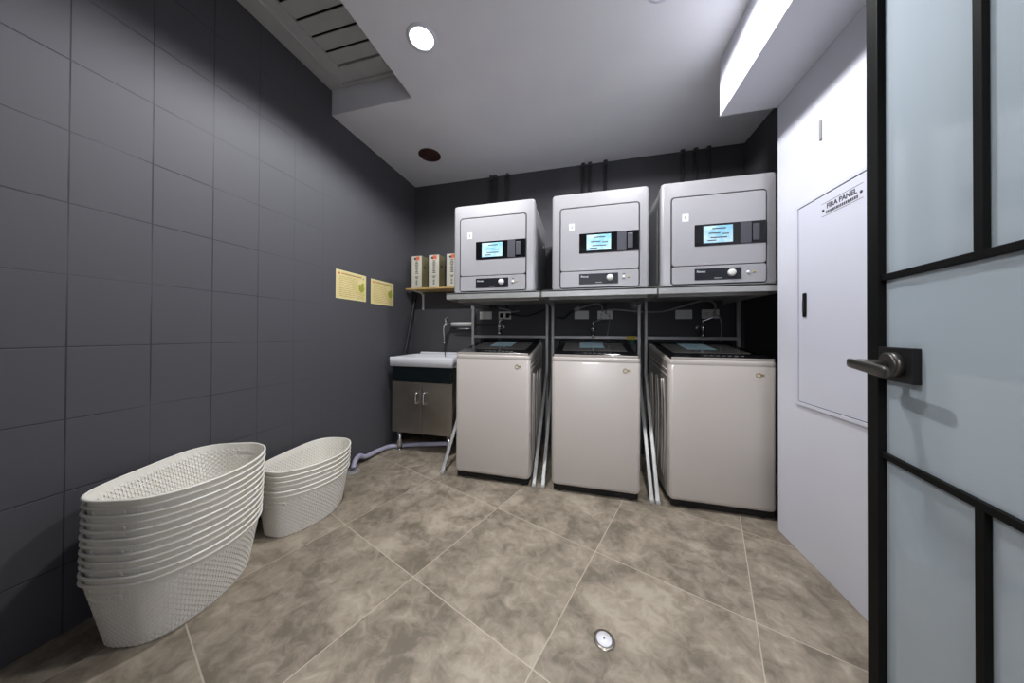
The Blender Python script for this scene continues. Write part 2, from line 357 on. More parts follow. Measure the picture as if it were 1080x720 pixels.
# stencilled sign: read from -x side
SID = Matrix(((0, 0, -1, 0), (-1, 0, 0, 0), (0, 1, 0, 0), (0, 0, 0, 1)))
sg = MB()
sy, sz = .125, .405
for a, b_, c_, d_ in ((-.098, .098, .027, .0285), (-.098, .098, -.0285, -.027)): sg.box(-.0062, -.0055, sy+a, sy+b_, sz+c_, sz+d_)
sg.build('sign_border', 'ink', d)
text('sign_text', 'FIRA PANEL', .029, 'ink', d, Matrix.Translation((-.0058, sy, sz+.009)) @ SID, .0003, .95, bold=.0009)
lines = MB(); random.seed(3); yy = sy+.075
while yy > sy-.075:
    ww = random.choice((.006, .008, .005)); lines.box(-.0062, -.0055, yy-ww, yy, sz-.021, sz-.009); yy -= ww+.003
lines.build('sign_small_print', 'ink', d)
for s_ in (-1, 1): MB().cyl((-.0066, sy+s_*.090, sz-.003), (-.0055, sy+s_*.090, sz-.003), .006, n=10).build('sign_mark', 'ink', d)
tag(MB().box(XW-.006, XW, -1.172, -1.160, 1.925, 2.015, .002).build('wall_clip', 'cord'), 'small vertical grey clip on white wall above the fire panel', 'clip')

# ------------------------------------------------------------------ ceiling: grille, downlights, cutout
gr = thing('air_conditioner_grille', 'pale grey louvred return air grille set in the ceiling recess', 'vent', (0, -1.06, 2.82))
gx1, gy0 = .652, -1.24
f = MB(); zt = -.0
for (a, b_, c_, d_) in ((0.001, .115, gy0+.001, -.001), (.115, gx1-.001, -.028, -.001), (gx1-.05, gx1-.001, gy0+.001, -.028), (.115, gx1-.05, gy0+.001, gy0+.03)):
    f.box(a, b_, c_, d_, -.028, zt, .002, 1)
f.box(.108, .120, gy0+.03, -.028, -.036, -.0, .003); f.box(.12, gx1-.05, -.036, -.024, -.036, 0, .003)
f.build('frame', 'grille', gr)
MB().box(.12, gx1-.05, gy0+.03, -.03, -.006, -.001).build('backing', 'black', gr)
b_ = MB(); b_.box(.12, .195, gy0+.03, -.036, -.024, -.006, .001, 1); b_.box(.195, gx1-.05, -.143, -.036, -.024, -.006, .001, 1); b_.build('inner_panel', 'grille', gr)
for k in range(11):
    ya = -.149 - k*.0945
    if ya - .088 < gy0+.03: break
    m_ = Matrix.Translation((0, ya-.044, -.015)) @ Matrix.Rotation(R(4), 4, 'X')
    MB().box(.198, gx1-.052, -.0435, .0425, -.003, .003, .001, 1, m_).build('slat', 'grille', gr)
def downlight(x, y, label):
    o = thing('ceiling_downlight', label, 'ceiling light', (x, y, CEIL), group='recessed ceiling downlights')
    MB().lathe([(.062, 0), (.078, 0), (.078, -.004), (.064, -.007), (.060, -.004), (.062, 0)], (0, 0, 0)).build('trim_ring', 'white', o)
    MB().cyl((0, 0, -.0035), (0, 0, -.0005), .060, n=32).build('diffuser', 'glow', o)
downlight(*L1, 'bright round recessed downlight beside the ceiling recess with the louvred grille')
downlight(*L2, 'bright round recessed downlight nearest the white ceiling beam')
co_ = MB().lathe([(.082, -.0015), (.094, -.0015), (.096, -.006), (.088, -.009), (.080, -.006), (.076, -.0015), (.0, -.0008), (.0, -.0004), (.082, -.0004)], (.445, -.475, CEIL)).build('ceiling_cutout', 'cutout')
co_['label'] = 'x'
root = thing('ceiling_cutout', 'round reddish brown open cutout in the ceiling near the back left corner', 'ceiling fixture', (.445, -.475, CEIL))
bpy.data.objects.remove(co_)
MB().lathe([(.078, 0), (.094, 0), (.096, -.004), (.088, -.008), (.080, -.006), (.078, 0)], (0, 0, 0)).build('rim', 'cutout', root)
MB().cyl((0, 0, -.002), (0, 0, -.0004), .079, n=32).build('can', 'cutout', root)
MB().box(-.02, .035, -.004, .004, -.006, -.002, .001).build('spring_clip', 'bronze', root)

# ------------------------------------------------------------------ conduits on the back wall
for i, (x, r) in enumerate(((.862, .014), (.905, .014), (1.03, .014), (1.752, .014), (1.812, .014), (1.948, .014), (2.572, .014), (2.672, .014), (2.768, .014))):
    c = MB(); c.cyl((x, -.018, 1.30), (x, -.018, CEIL-.03), r, n=14); c.cyl((x, -.018, CEIL-.035), (x, -.018, CEIL-.0005), r+.004, n=14)
    o = c.build('wall_conduit', 'conduit')
    tag(o, ('left', 'middle', 'right')[i % 3] + ' one of three dark pipes rising to the ceiling behind the ' + ('left', 'middle', 'right')[i//3] + ' dryer', 'pipe', 'dark pipes on the back wall')

# ------------------------------------------------------------------ stands
POS = ('left', 'middle', 'right')
def stand(i, xa, xb, sx0, sx1, fa, fb):
    o = thing('dryer_stand', 'grey metal stand carrying the %s dryer above the %s washing machine' % (POS[i], POS[i]), 'stand', ((xa+xb)/2, -.1, 0), group='grey metal dryer stands')
    X0, X1 = xa-o.location.x, xb-o.location.x; S0, S1 = sx0-o.location.x, sx1-o.location.x
    Y = lambda y: y+.1
    s = MB()                                                # tray shelf with folded lip
    s.box(S0, S1, Y(-.835), Y(-.06), 1.333, 1.345, .002, 1); s.box(S0, S1, Y(-.835), Y(-.828), 1.300, 1.345, .002, 1)
    s.box(S0, S0+.006, Y(-.828), Y(-.06), 1.300, 1.333); s.box(S1-.006, S1, Y(-.828), Y(-.06), 1.300, 1.333)
    s.box(S0+.03, S1-.03, Y(-.70), Y(-.67), 1.296, 1.333, .002, 1)
    s.build('shelf', 'stand', o)
    for x, xf in ((X0, fa-o.location.x), (X1, fb-o.location.x)):
        p = MB(); p.box(x-.0125, x+.0125, Y(-.1125), Y(-.0875), 0, 1.333, .003); p.build('post', 'stand', o)
        q = MB(); a = Vector((xf, Y(-.765), .012)); b = Vector((x, Y(-.118), .70)); d = b-a
        mt = Matrix.Translation((a+b)/2) @ d.to_track_quat('Z', 'X').to_matrix().to_4x4()
        q.box(-.010, .010, -.0125, .0125, -d.length/2, d.length/2, .003, 2, mt)
        q.box(xf-.014, xf+.014, Y(-.785), Y(-.742), 0, .02, .004)
        q.build('brace', 'stand', o)
        r_ = MB().cyl((x-.016, Y(-.135), .665), (x+.016, Y(-.135), .665), .006, n=10).build('bolt', 'chrome', o)
    MB().box(X0+.0125, X1-.0125, Y(-.112), Y(-.100), 1.012, 1.036, .002).build('cross_bar', 'stand', o)
    if i: MB().box(X0+.0125, X0+.07, Y(-.112), Y(-.100), .68, .72, .002).build('plate', 'stand', o)
    return o
stand(0, .713, 1.437, .797, 1.478, .738, 1.433); stand(1, 1.488, 2.217, 1.492, 2.196, 1.496, 2.182); stand(2, 2.270, 2.945, 2.204, 2.86, 2.216, 2.90)

# ------------------------------------------------------------------ washers
def washer():
    o = thing('washing_machine', '', 'washing machine', (0, 0, 0), group='top loading washing machines')
    W = .276; D = .59                                        # local: x centre, y 0 = front, z 0 = floor
    b = MB()                                                 # body: vertical rounded corners, top slopes up to the back
    n = 6; rr = .022; pts = []
    for (cx_, cy_, a0) in ((W-rr, D-rr, 0), (-W+rr, D-rr, 90), (-W+rr, rr, 180), (W-rr, rr, 270)):
        for k in range(n+1):
            a = R(a0+90*k/n); pts.append([cx_+rr*math.cos(a), cy_+rr*math.sin(a)])
    bm = bmesh.new()
    ztop = lambda y: .905 + .075*y/D
    def ring(z, ins=0, top=False): return [bm.verts.new((x*(1-ins/W), D/2+(y-D/2)*(1-ins/(D/2)), (ztop(y)-z) if top else z)) for x, y in pts]
    rs = [ring(.052, .010), ring(.060, .003), ring(.075, 0), ring(.035, 0, True), ring(.033, .0012, True), ring(.030, 0, True), ring(.010, 0, True), ring(.002, .004, True), ring(0, .012, True)]
    for i in range(len(rs)-1):
        for j in range(len(pts)):
            f = bm.faces.new((rs[i][j], rs[i][(j+1) % len(pts)], rs[i+1][(j+1) % len(pts)], rs[i+1][j])); f.smooth = True
    bm.faces.new(rs[0]); bm.faces.new(rs[-1]); bmesh.ops.recalc_face_normals(bm, faces=bm.faces); b._merge(bm)
    b.build('body', 'enamel', o)
    for s in (-1, 1):                                        # pressed steel side panels
        sp = MB(); a, c_ = (W-.001, W+.003) if s > 0 else (-W-.003, -W+.001)
        sp.prism([(.03, .062), (D-.01, .062), (D-.01, ztop(D)-.02), (.03, ztop(0)-.02)], 'x', a, c_, .001, 1)
        e = s*(W+.003)
        def rib(pl, r=.006): sp.tube([(e, y, z) for y, z in pl], r, 6, 5)
        rib([(.04, .835), (.30, .86), (.56, .885)], .005); rib([(.04, .80), (.30, .825), (.56, .85)], .005)
        for q in (0, 1, 2):
            yy = .10+.16*q; rib([(yy+.03, .77), (yy, .62), (yy-.01, .45), (yy, .28), (yy+.03, .13)], .007)
            rib([(yy+.075, .76), (yy+.06, .60), (yy+.055, .45), (yy+.06, .3), (yy+.075, .14)], .007)
        for q in range(3): rib([(.10, .50-.03*q), (.16, .54-.03*q), (.22, .50-.03*q)], .004)
        sp.build('side_panel', 'steel_side', o)
    k = MB(); k.prism([(.020, .012), (D-.02, .012), (D-.02, .058), (.012, .058)], 'x', -W+.012, W-.012, .003, 1); k.build('plinth', 'black', o)
    for x in (-W+.05, W-.05):
        for y in (.055, D-.06): MB().lathe([(0, 0), (.024, 0), (.024, .012), (.016, .02), (0, .02)], (x, y, 0), n=18).build('foot', 'rubber', o)
    sl = math.atan2(.075, D)
    T = Matrix.Translation((0, 0, .905)) @ Matrix.Rotation(sl, 4, 'X')
    l = MB(); l.box(-W+.006, W-.006, .006, D-.008, 0, .014, .004, 2, T); l.box(-W+.006, W-.006, D-.09, D-.008, .010, .036, .006, 2, T)
    lid = l.build('lid', 'black_gloss', o)
    MB().box(-W+.060, W-.060, .150, D-.115, .0135, .0165, .001, 1, T).build('lid_window', 'smoke', lid)
    MB().box(-W+.012, W-.012, .004, .010, -.001, .013, .001, 1, T).build('front_trim', 'enamel', lid)
    MB().box(-.10, .17, .03, .095, .0135, .0160, .001, 1, T).build('control_panel', 'black_gloss', lid)
    cp = MB()
    for q in range(7): cp.box(-.07+.032*q, -.052+.032*q, .055, .063, .016, .0165, mtx=T)
    cp.build('button_marks', 'cord', lid)
    MB().box(-.10, .075, .26, .49, .0166, .0175, mtx=T).build('instruction_label', 'blue_label', lid, 'pale blue instruction label')
    pr = MB(); random.seed(5)
    for q in range(7):
        for h in range(2):
            xx = -.09+.085*h; pr.box(xx, xx+random.uniform(.04, .07), .285+.028*q, .292+.028*q, .0175, .0179, mtx=T)
    pr.build('label_print', 'pale_print', lid)
    lg = MB()                                                # small round maker's mark
    for q in range(10):
        a, c2 = R(30+30*q), R(60+30*q); lg.cyl((.185+.013*math.cos(a), -.0012, .826+.013*math.sin(a)), (.185+.013*math.cos(c2), -.0012, .826+.013*math.sin(c2)), .0016, n=6)
    lg.box(.194, .212, -.002, .0005, .822, .831); lg.build('logo', 'gold', o)
    MB().cyl((W-.03, D-.04, .99), (W-.03, D-.04, 1.003), .007, n=12).build('hinge_cap', 'chrome', lid)
    return o
wl = ('cream top loading washing machine beside the sink cabinet, under the left dryer', 'cream top loading washing machine in the middle of the three',
      'cream top loading washing machine next to the white wall, under the right dryer')
WX = ((1.131, -.795), (1.834, -.80), (2.549, -.798))
w0 = washer()
wash = [w0, dup(w0), dup(w0)]
for o, (x, y), l in zip(wash, WX, wl): o.location = (x, y, 0); o['label'] = l

# ------------------------------------------------------------------ dryers
M['ctl2'] = mat('dark_grey_plastic', (.07, .07, .085), .4)
M['ctl'] = mat('charcoal_control_panel', (.016, .016, .022), .3, spec=.35)
def rrect(x0, x1, z0, z1, r, n=6):
    P = []
    for cx_, cz_, a0 in ((x1-r, z1-r, 0), (x0+r, z1-r, 90), (x0+r, z0+r, 180), (x1-r, z0+r, 270)):
        for k in range(n+1): a = R(a0+90*k/n); P.append((cx_+r*math.cos(a), cz_+r*math.sin(a)))
    return P
def dryer():
    o = thing('clothes_dryer', '', 'dryer', (0, 0, 0), group='front loading wall stacked dryers')
    W = .300; H = .640; D = .62
    b = MB(); b.box(-W+.008, W-.008, .06, D, .006, H-.008, .012, 3); b.build('cabinet', 'dryer_side', o)
    # front fascia: frame stepping in to the door opening
    bm = bmesh.new(); loops = []
    spec = [((-W+.006, W-.006, .004, H-.006), .09, .022), ((-W, W, 0, H), .075, .026), ((-W, W, 0, H), .020, .020), ((-W+.003, W-.003, .002, H-.003), .012, .019), ((-W+.010, W-.010, .005, H-.009), .006, .018),
            ((-W+.012, W-.012, .006, H-.011), .0045, .018), ((-.254, .250, .004, .546), .0, .026), ((-.250, .246, .006, .542), .0, .022), ((-.248, .244, .008, .540), .012, .02)]
    for (x0, x1, z0, z1), y, r in spec: loops.append([bm.verts.new((p[0], y - (.006*(1-(p[0]/W)**2) if y < .01 else 0), p[1])) for p in rrect(x0, x1, z0, z1, r)])
    n = len(loops[0])
    for i in range(len(loops)-1):
        for j in range(n):
            f = bm.faces.new((loops[i][j], loops[i][(j+1) % n], loops[i+1][(j+1) % n], loops[i+1][j])); f.smooth = i in (1, 2, 3)
    bm.faces.new(loops[0]); bm.faces.new(loops[-1]); bmesh.ops.recalc_face_normals(bm, faces=bm.faces)
    MB()._merge(bm).build('front_frame', 'dryer', o)
    MB().prism(rrect(-.247, .243, .009, .539, .02), 'y', .002, .012).build('door_gap', 'gap', o)
    dr = MB(); dr.prism(rrect(-.242, .238, .122, .534, .016), 'y', -.006, .004, .0015, 1); door = dr.build('door', 'dryer_door', o)
    lp = MB(); lp.prism(rrect(-.242, .238, .014, .117, .010), 'y', -.007, .004, .0015, 1); low = lp.build('lower_panel', 'dryer_door', o)
    yb = -.006
    bd = MB().box(-.122, .2385, yb-.003, yb+.002, .235, .362, .001, 1).build('window_band', 'black_gloss', door)
    MB().box(-.076, .074, yb-.0042, yb-.003, .250, .350).build('instruction_label', 'blue_label', door, 'bright blue printed label')
    pr = MB()
    for z, x0, x1 in ((.333, -.03, .04), (.306, -.05, .01), (.300, .02, .055), (.280, -.04, .045), (.264, -.055, -.01)): pr.box(x0, x1, yb-.0046, yb-.0042, z-.003, z+.003)
    pr.build('label_print', 'ink', door)
    hd = MB(); hd.box(.112, .166, yb-.0045, yb-.003, .238, .359, .0005, 1); hd.build('handle_plate', 'ctl2', door)
    MB().box(.172, .204, yb-.010, yb-.003, .250, .345, .003, 2).build('handle', 'ctl2', door)
    MB().box(-.188, -.153, yb-.0012, yb, .388, .434, .0003, 1).build('sticker', 'pale_print', door, 'small white sticker'); MB().box(-.173, -.168, yb-.0018, yb-.001, .402, .420).build('sticker_mark', 'ink', door)
    yl = -.007
    cpn = MB().box(-.122, .118, yl-.002, yl+.001, .033, .100, .0008, 1).build('control_panel', 'teal_black', low)
    cpn.data.materials[0] = M['ctl']
    MB().lathe([(0, 0), (.021, 0), (.019, .012), (.016, .015), (0, .015)], (.068, yl-.002, .071), 'Y').build('timer_knob', 'plate', low)
    text('brand_text', 'Rinnai', .019, 'pale_print', low, Matrix.Translation((-.088, yl-.0022, .082)) @ FRONT, .0003)
    MB().box(-.02, .02, yl-.0028, yl-.002, .040, .045).build('panel_marks', 'cord', low)
    MB().lathe([(0, 0), (.009, 0), (.008, .006), (0, .006)], (.150, yl, .070), 'Y', 16).build('button', 'plate', low)
    MB().lathe([(0, 0), (.006, 0), (.005, .003), (0, .003)], (.180, yl, .070), 'Y', 12).build('button', 'yellow', low, 'small yellow button')
    q = MB()
    for x, z in ((.152, .092),): q.box(x-.008, x+.008, yl-.0006, yl, z-.002, z+.002)
    q.build('button_labels', 'ink', low)
    for s in (-1, 1):                                         # side: recessed service panel and cap
        a, c_ = (W-.009, W-.006) if s > 0 else (-W+.006, -W+.009)
        MB().box(a, c_, .14, D-.05, .05, H-.12, .001, 1).build('side_panel', 'dryer_side', o)
        MB().lathe([(0, 0), (.014, 0), (.010, .010), (0, .012)], (s*(W-.006), .46, .43), 'X' if s > 0 else 'X', 14).build('side_cap', 'plate', o)
    for x in (-W+.06, W-.06):
        for y in (.08, D-.06): MB().cyl((x, y, -.0), (x, y, .012), .02, n=14).build('foot', 'rubber', o)
    return o
d0 = dryer(); dry = [d0, dup(d0), dup(d0)]
dl = ('grey front loading dryer nearest the boxes on the wooden shelf', 'grey front loading dryer in the middle of the three', 'grey front loading dryer next to the white wall')
for o, x, l in zip(dry, (1.138, 1.857, 2.526), dl): o.location = (x, -.805, 1.3455); o['label'] = l

# ------------------------------------------------------------------ outlets, taps, cords
def outlet(x, z, kind, label):
    o = thing('wall_outlet', label, 'outlet', (x, 0, z), group='outlet plates behind the machines')
    MB().box(-.064, .064, -.009, 0, -.038, .038, .003).build('cover_plate', 'plate', o)
    if kind:
        for s in (-1, 1):
            MB().box(s*.03-.019, s*.03+.019, -.0115, -.009, -.022, .022, .001, 1).build('socket', 'plate' if kind == 1 else 'black', o)
            q = MB(); q.box(s*.03-.008, s*.03-.005, -.0122, -.0115, -.003, .012); q.box(s*.03+.005, s*.03+.008, -.0122, -.0115, -.003, .012); q.box(s*.03-.003, s*.03+.003, -.0122, -.0115, -.014, -.008); q.build('socket_slots', 'black', o)
    else: MB().box(-.045, .045, -.0105, -.009, -.022, .022, .0008, 1).build('blank_insert', 'plate', o)
for i, (xa, za_, xb, zb_) in enumerate(((.808, 1.234, 1.006, 1.232), (1.742, 1.229, 1.947, 1.227), (2.586, 1.224, 2.785, 1.226))):
    outlet(xa, za_, 0, 'blank ivory wall plate above the %s washing machine' % POS[i]); outlet(xb, zb_, 2 if i == 0 else 1, 'double ivory wall socket above the %s washing machine' % POS[i])
def tap(x, z, label):
    o = thing('water_tap', label, 'tap', (x, 0, z), group='chrome washing machine taps')
    MB().lathe([(0, 0), (.028, 0), (.022, .010), (0, .012)], (0, 0, 0), 'Y', 20).build('flange', 'chrome', o)
    b = MB(); b.cyl((0, -.008, 0), (0, -.10, 0), .012); b.cyl((0, -.10, -.045), (0, -.10, .03), .014); b.ball((0, -.10, .005), .021); b.build('body', 'chrome', o)
    MB().cyl((0, -.10, -.045), (0, -.10, -.075), .017, n=12).build('hose_nut', 'chrome', o)
    h = MB(); h.cyl((0, -.10, .03), (0, -.10, .058), .007, n=12); h.ball((0, -.10, .060), .010); h.tube([(0, -.10, .060), (.03, -.11, .072), (.062, -.12, .088)], .007); h.ball((.064, -.12, .089), .011); h.build('lever', 'chrome', o)
    MB().tube([(0, -.10, -.07), (.0, -.085, -.16), (.0, -.06, -.30), (.0, -.05, -.42)], .009).build('hose', 'rubber', o)
tap(.982, 1.115, 'chrome tap with lever behind the left washing machine'); tap(1.842, 1.095, 'chrome tap with lever behind the middle washing machine'); tap(2.697, 1.105, 'chrome tap with lever behind the right washing machine')
def cord(name, pts, r, m, label, cat='cord'): return tag(MB().tube(pts, r, 8).build(name, m), label, cat)
cord('grey_cable', [(1.955, -.012, 1.24), (1.955, -.05, 1.262), (2.0, -.055, 1.270), (2.11, -.055, 1.262), (2.212, -.06, 1.25), (2.32, -.06, 1.243), (2.423, -.055, 1.250), (2.56, -.055, 1.29), (2.674, -.055, 1.323), (2.755, -.055, 1.331), (2.80, -.055, 1.30), (2.806, -.035, 1.25), (2.806, -.012, 1.232)], .0075, 'cord', 'thick grey cord draped from the middle sockets to the right sockets')
p = thing('power_plug', 'grey plug with short cord left of the middle double socket', 'plug', (1.70, -.03, 1.28))
MB().box(-.03, .03, -.018, .012, -.018, .018, .006, mtx=Matrix.Rotation(R(-25), 4, 'Y')).build('plug_body', 'cord', p)
MB().tube([(.025, -.005, .008), (.09, -.005, .03), (.17, -.005, .045), (.215, -.005, .03), (.225, .005, -.03)], .006, 8).build('cable', 'cord', p)
cord('thin_cord', [(1.985, -.012, 1.222), (1.985, -.05, 1.19), (1.975, -.05, 1.10), (1.960, -.05, 1.0), (1.955, -.05, .85)], .003, 'cord', 'thin grey cord hanging from the middle double socket')
cord('thin_cord', [(2.80, -.012, 1.222), (2.835, -.045, 1.20), (2.848, -.05, 1.10), (2.835, -.05, .98), (2.83, -.05, .85)], .0035, 'cord', 'thin grey cord hanging from the right double socket')
cord('dark_cord', [(1.04, -.014, 1.232), (1.10, -.06, 1.24), (1.22, -.06, 1.22), (1.34, -.06, 1.25), (1.42, -.05, 1.29)], .008, 'rubber', 'black cord sagging from the left double socket under the shelf')
cord('grey_lead', [(.96, -.05, 1.298), (1.04, -.05, 1.285), (1.10, -.05, 1.262), (1.16, -.05, 1.27)], .007, 'cord', 'short grey lead hanging under the left dryer stand')
cord('dark_cord', [(1.52, -.05, 1.21), (1.58, -.05, 1.20), (1.64, -.05, 1.245), (1.675, -.045, 1.272)], .009, 'rubber', 'black cord curling beside the grey plug under the middle dryer')
st = thing('tie_strap', 'yellow band with green strap tied round the middle stand cross bar', 'strap', (2.155, -.106, 1.024))
MB().box(-.038, .038, -.010, .010, -.016, .016, .003).build('band', 'yellow', st); MB().tube([(.0, -.012, -.016), (.008, -.025, -.03), (-.004, -.03, -.045), (.014, -.03, -.062)], .007, 6).build('strap_tail', 'green', st)

# ------------------------------------------------------------------ sink, cabinet, faucet
cab = thing('sink_cabinet', 'steel sink cabinet with two grey doors and a dark top panel', 'cabinet', (.395, -.26, 0))
X0, X1, Y0, Y1 = -.292, .292, -.228, .232
b = MB()
b.box(X0, X0+.012, Y0, Y1, .175, .757); b.box(X1-.012, X1, Y0, Y1, .175, .757); b.box(X0+.012, X1-.012, Y1-.01, Y1, .175, .757); b.box(X0+.012, X1-.012, Y0, Y1-.01, .175, .187)
b.build('carcass', 'steel', cab)
MB().box(X0, X1, Y0-.014, Y0, .630, .757, .002, 1).build('top_panel', 'teal_black', cab)
for s, a, c_ in ((-1, X0, -.0015), (1, .0015, X1)):
    dd = MB().box(a, c_, Y0-.016, Y0, .178, .624, .003).build('door', 'steel', cab)
    xx = s*.038; h = MB(); h.tube([(xx, Y0-.016, .535), (xx, Y0-.040, .533), (xx, Y0-.044, .49), (xx, Y0-.040, .447), (xx, Y0-.016, .445)], .0075, 10); h.build('handle', 'chrome', dd)
MB().cyl((X1-.05, Y0-.014, .70), (X1-.05, Y0-.022, .70), .012, n=16).build('knob', 'teal_black', cab)
for x in (X0+.05, X1-.05):
    for y in (Y0+.03, Y1-.04): MB().cyl((x, y, .012), (x, y, .175), .020, n=18).cyl((x, y, 0), (x, y, .014), .024, n=18).build('leg', 'chrome', cab)
sk = thing('sink', 'white ceramic rectangular sink beside the left washing machine', 'sink', (.385, -.26, .7575))
def rr_loop(bm, x0, x1, y0, y1, r, z): return [bm.verts.new((p[0], p[1], z)) for p in rrect(x0, x1, y0, y1, r, 5)]
bm = bmesh.new()
SX0, SX1, SY0, SY1 = -.313, .312, -.255, .235
L = [rr_loop(bm, SX0+.02, SX1-.02, SY0+.02, SY1-.02, .02, 0), rr_loop(bm, SX0+.003, SX1-.003, SY0+.003, SY1-.003, .02, .004), rr_loop(bm, SX0, SX1, SY0, SY1, .02, .078), rr_loop(bm, SX0+.006, SX1-.006, SY0+.006, SY1-.006, .018, .086),
     rr_loop(bm, SX0+.028, SX1-.028, SY0+.028, SY1-.10, .05, .084), rr_loop(bm, SX0+.040, SX1-.040, SY0+.036, SY1-.11, .05, .070), rr_loop(bm, SX0+.07, SX1-.07, SY0+.07, SY1-.15, .06, -.08), rr_loop(bm, SX0+.14, SX1-.14, SY0+.12, SY1-.20, .04, -.09)]
n = len(L[0])
for i in range(len(L)-1):
    for j in range(n):
        f = bm.faces.new((L[i][j], L[i][(j+1) % n], L[i+1][(j+1) % n], L[i+1][j])); f.smooth = True
bm.faces.new(L[-1]); bmesh.ops.recalc_face_normals(bm, faces=bm.faces)
bs = MB()._merge(bm).build('basin', 'ceramic', sk)
MB().prism([(SY1-.03, .083), (SY1, .083), (SY1, .102), (SY1-.018, .102)], 'x', SX0+.03, SX1, .004, 2).build('back_ledge', 'ceramic', sk)
MB().cyl((0, -.03, -.092), (0, -.03, -.084), .022, n=20).build('drain', 'chrome', sk)
fa = thing('faucet', 'chrome wall faucet with slim upright spout over the sink', 'faucet', (.442, -.15, 1.15))
f = MB(); f.cyl((0, 0, -.02), (0, 0, .045), .016); f.cyl((0, .01, 0), (0, .145, 0), .013); f.ball((0, 0, .045), .016); f.build('body', 'chrome', fa)
MB().tube([(0, 0, -.01), (-.012, -.012, -.03), (-.014, -.014, -.08), (-.008, -.010, -.195)], lambda t, i: .011-.003*t, 12).build('spout', 'chrome', fa)
MB().tube([(-.008, -.010, -.19), (-.002, -.008, -.25), (.002, -.006, -.325)], .0035, 8).build('drip_tube', 'rubber', fa)
MB().tube([(0, 0, .045), (.012, -.01, .058), (.03, -.02, .052)], .006, 8).build('lever', 'chrome', fa)
wp = thing('supply_pipe', 'white wrapped horizontal pipe running from the faucet towards the washing machines', 'pipe', (.46, -.06, 1.145))
MB().cyl((.01, 0, 0), (.225, 0, 0), .020, n=18).build('sleeve', 'plate', wp); MB().cyl((.0, 0, 0), (.012, 0, 0), .024, n=18).build('collar', 'chrome', wp)
MB().cyl((.225, 0, -.008), (.49, 0, -.008), .009, n=12).cyl((.485, .055, -.008), (.485, 0, -.008), .009).build('branch_pipe', 'bronze', wp); MB().cyl((.03, 0, -.045), (.235, 0, -.045), .007, n=12).build('lower_pipe', 'chrome', wp)

# ------------------------------------------------------------------ wooden shelf, cartons
ws = thing('wall_shelf', 'narrow pine board shelf on white brackets in the back corner', 'shelf', (.39, 0, 1.487))
MB().box(-.365, .385, -.20, -.001, 0, .016, .002).build('board', 'wood', ws)
for x in (-.285, .27):
    k = MB(); k.tube([(x, -.175, -.007), (x, -.10, -.010), (x, -.035, -.018), (x, -.010, -.055), (x, -.008, -.185)], .009, 8); k.box(x-.009, x+.009, -.18, -.02, -.006, 0, .001, 1); k.box(x-.009, x+.009, -.006, 0, -.19, -.02, .001, 1); k.build('bracket', 'plate', ws)
def carton(x, label):
    o = thing('carton', label, 'box', (x, -.193, 1.5032), group='narrow cartons on the wooden shelf')
    MB().box(-.056, .056, .001, .115, 0, .318, .001, 1).build('box', 'carton_side', o, 'olive cardboard sides')
    f = MB().box(-.055, .055, -.0006, .001, .001, .317).build('front_face', 'carton_face', o)
    MB().box(-.010, .030, -.0014, -.0006, .275, .312).build('red_block', 'red', o); MB().cyl((-.018, -.0018, .29), (-.018, -.0006, .29), .012, n=14).build('round_mark', 'ink', o)
    q = MB(); random.seed(11)
    for r_ in range(11):                                      # a vertical column of dark brush strokes
        z = .262 - r_*.0145 - (.02 if r_ > 8 else 0); a = random.uniform(.010, .024)
        q.box(-a, a, -.0012, -.0006, z-.0035, z+.0015); q.box(-a*.4, -a*.1, -.0012, -.0006, z-.009, z+.003); q.box(a*.3, a*.6, -.0012, -.0006, z-.008, z)
    for z in (.072, .060, .045, .034): q.box(-.010, .009, -.0012, -.0006, z-.004, z+.003)
    q.build('front_print', 'ink', o)
    q = MB(); q.box(.056, .0568, .03, .07, .20, .222); q.build('side_print', 'ink', o)
carton(.145, 'narrow carton at the left end of the wooden shelf, nearest the corner'); carton(.335, 'narrow carton in the middle of the three on the wooden shelf'); carton(.527, 'narrow carton half hidden behind the left dryer on the wooden shelf')
cord('drain_hose', [(.03, -.035, 1.470), (.03, -.060, 1.36), (.03, -.13, 1.12), (.03, -.212, .846), (.032, -.25, .6), (.032, -.28, .3), (.032, -.29, .02)], .016, 'rubber', 'black hose hanging down the back corner from shelf to behind the sink', 'hose')

# ------------------------------------------------------------------ lavender drain hose and floor drains
tag(MB().tube([(.60, -.30, .22), (.58, -.33, .07), (.48, -.35, .045), (.30, -.37, .03), (.15, -.42, .024), (.06, -.47, .024), (.035, -.56, .028), (.032, -.66, .035), (.030, -.74, .040), (.028, -.80, .070), (.040, -.855, .062), (.058, -.90, .02)],
    lambda t, i: .018 + (.0018 if i % 2 else 0), 12, 10).build('waste_hose', 'hose'), 'lavender grey waste hose running from sink cabinet to the floor drain by the wall', 'hose')
o = tag(MB().lathe([(0, 0), (.05, 0), (.05, .003), (.045, .005), (0, .005)], (.062, -.905, 0)).build('drain_cover', 'stand'), 'grey round drain cover by the wall under the end of the waste hose', 'drain cover')
o = thing('floor_cap', 'small round white cap in the middle of the tile floor', 'cap', (1.84, -1.69, 0))
MB().lathe([(0, 0), (.036, 0), (.036, .0015), (.028, .0022), (0, .0022)], (0, 0, 0)).build('ring', 'steel', o); MB().lathe([(0, .0022), (.026, .0022), (.025, .005), (0, .006)], (0, 0, 0)).build('disc', 'ceramic', o); MB().cyl((0, 0, .005), (0, 0, .0068), .003, n=10).build('screw', 'bronze', o)

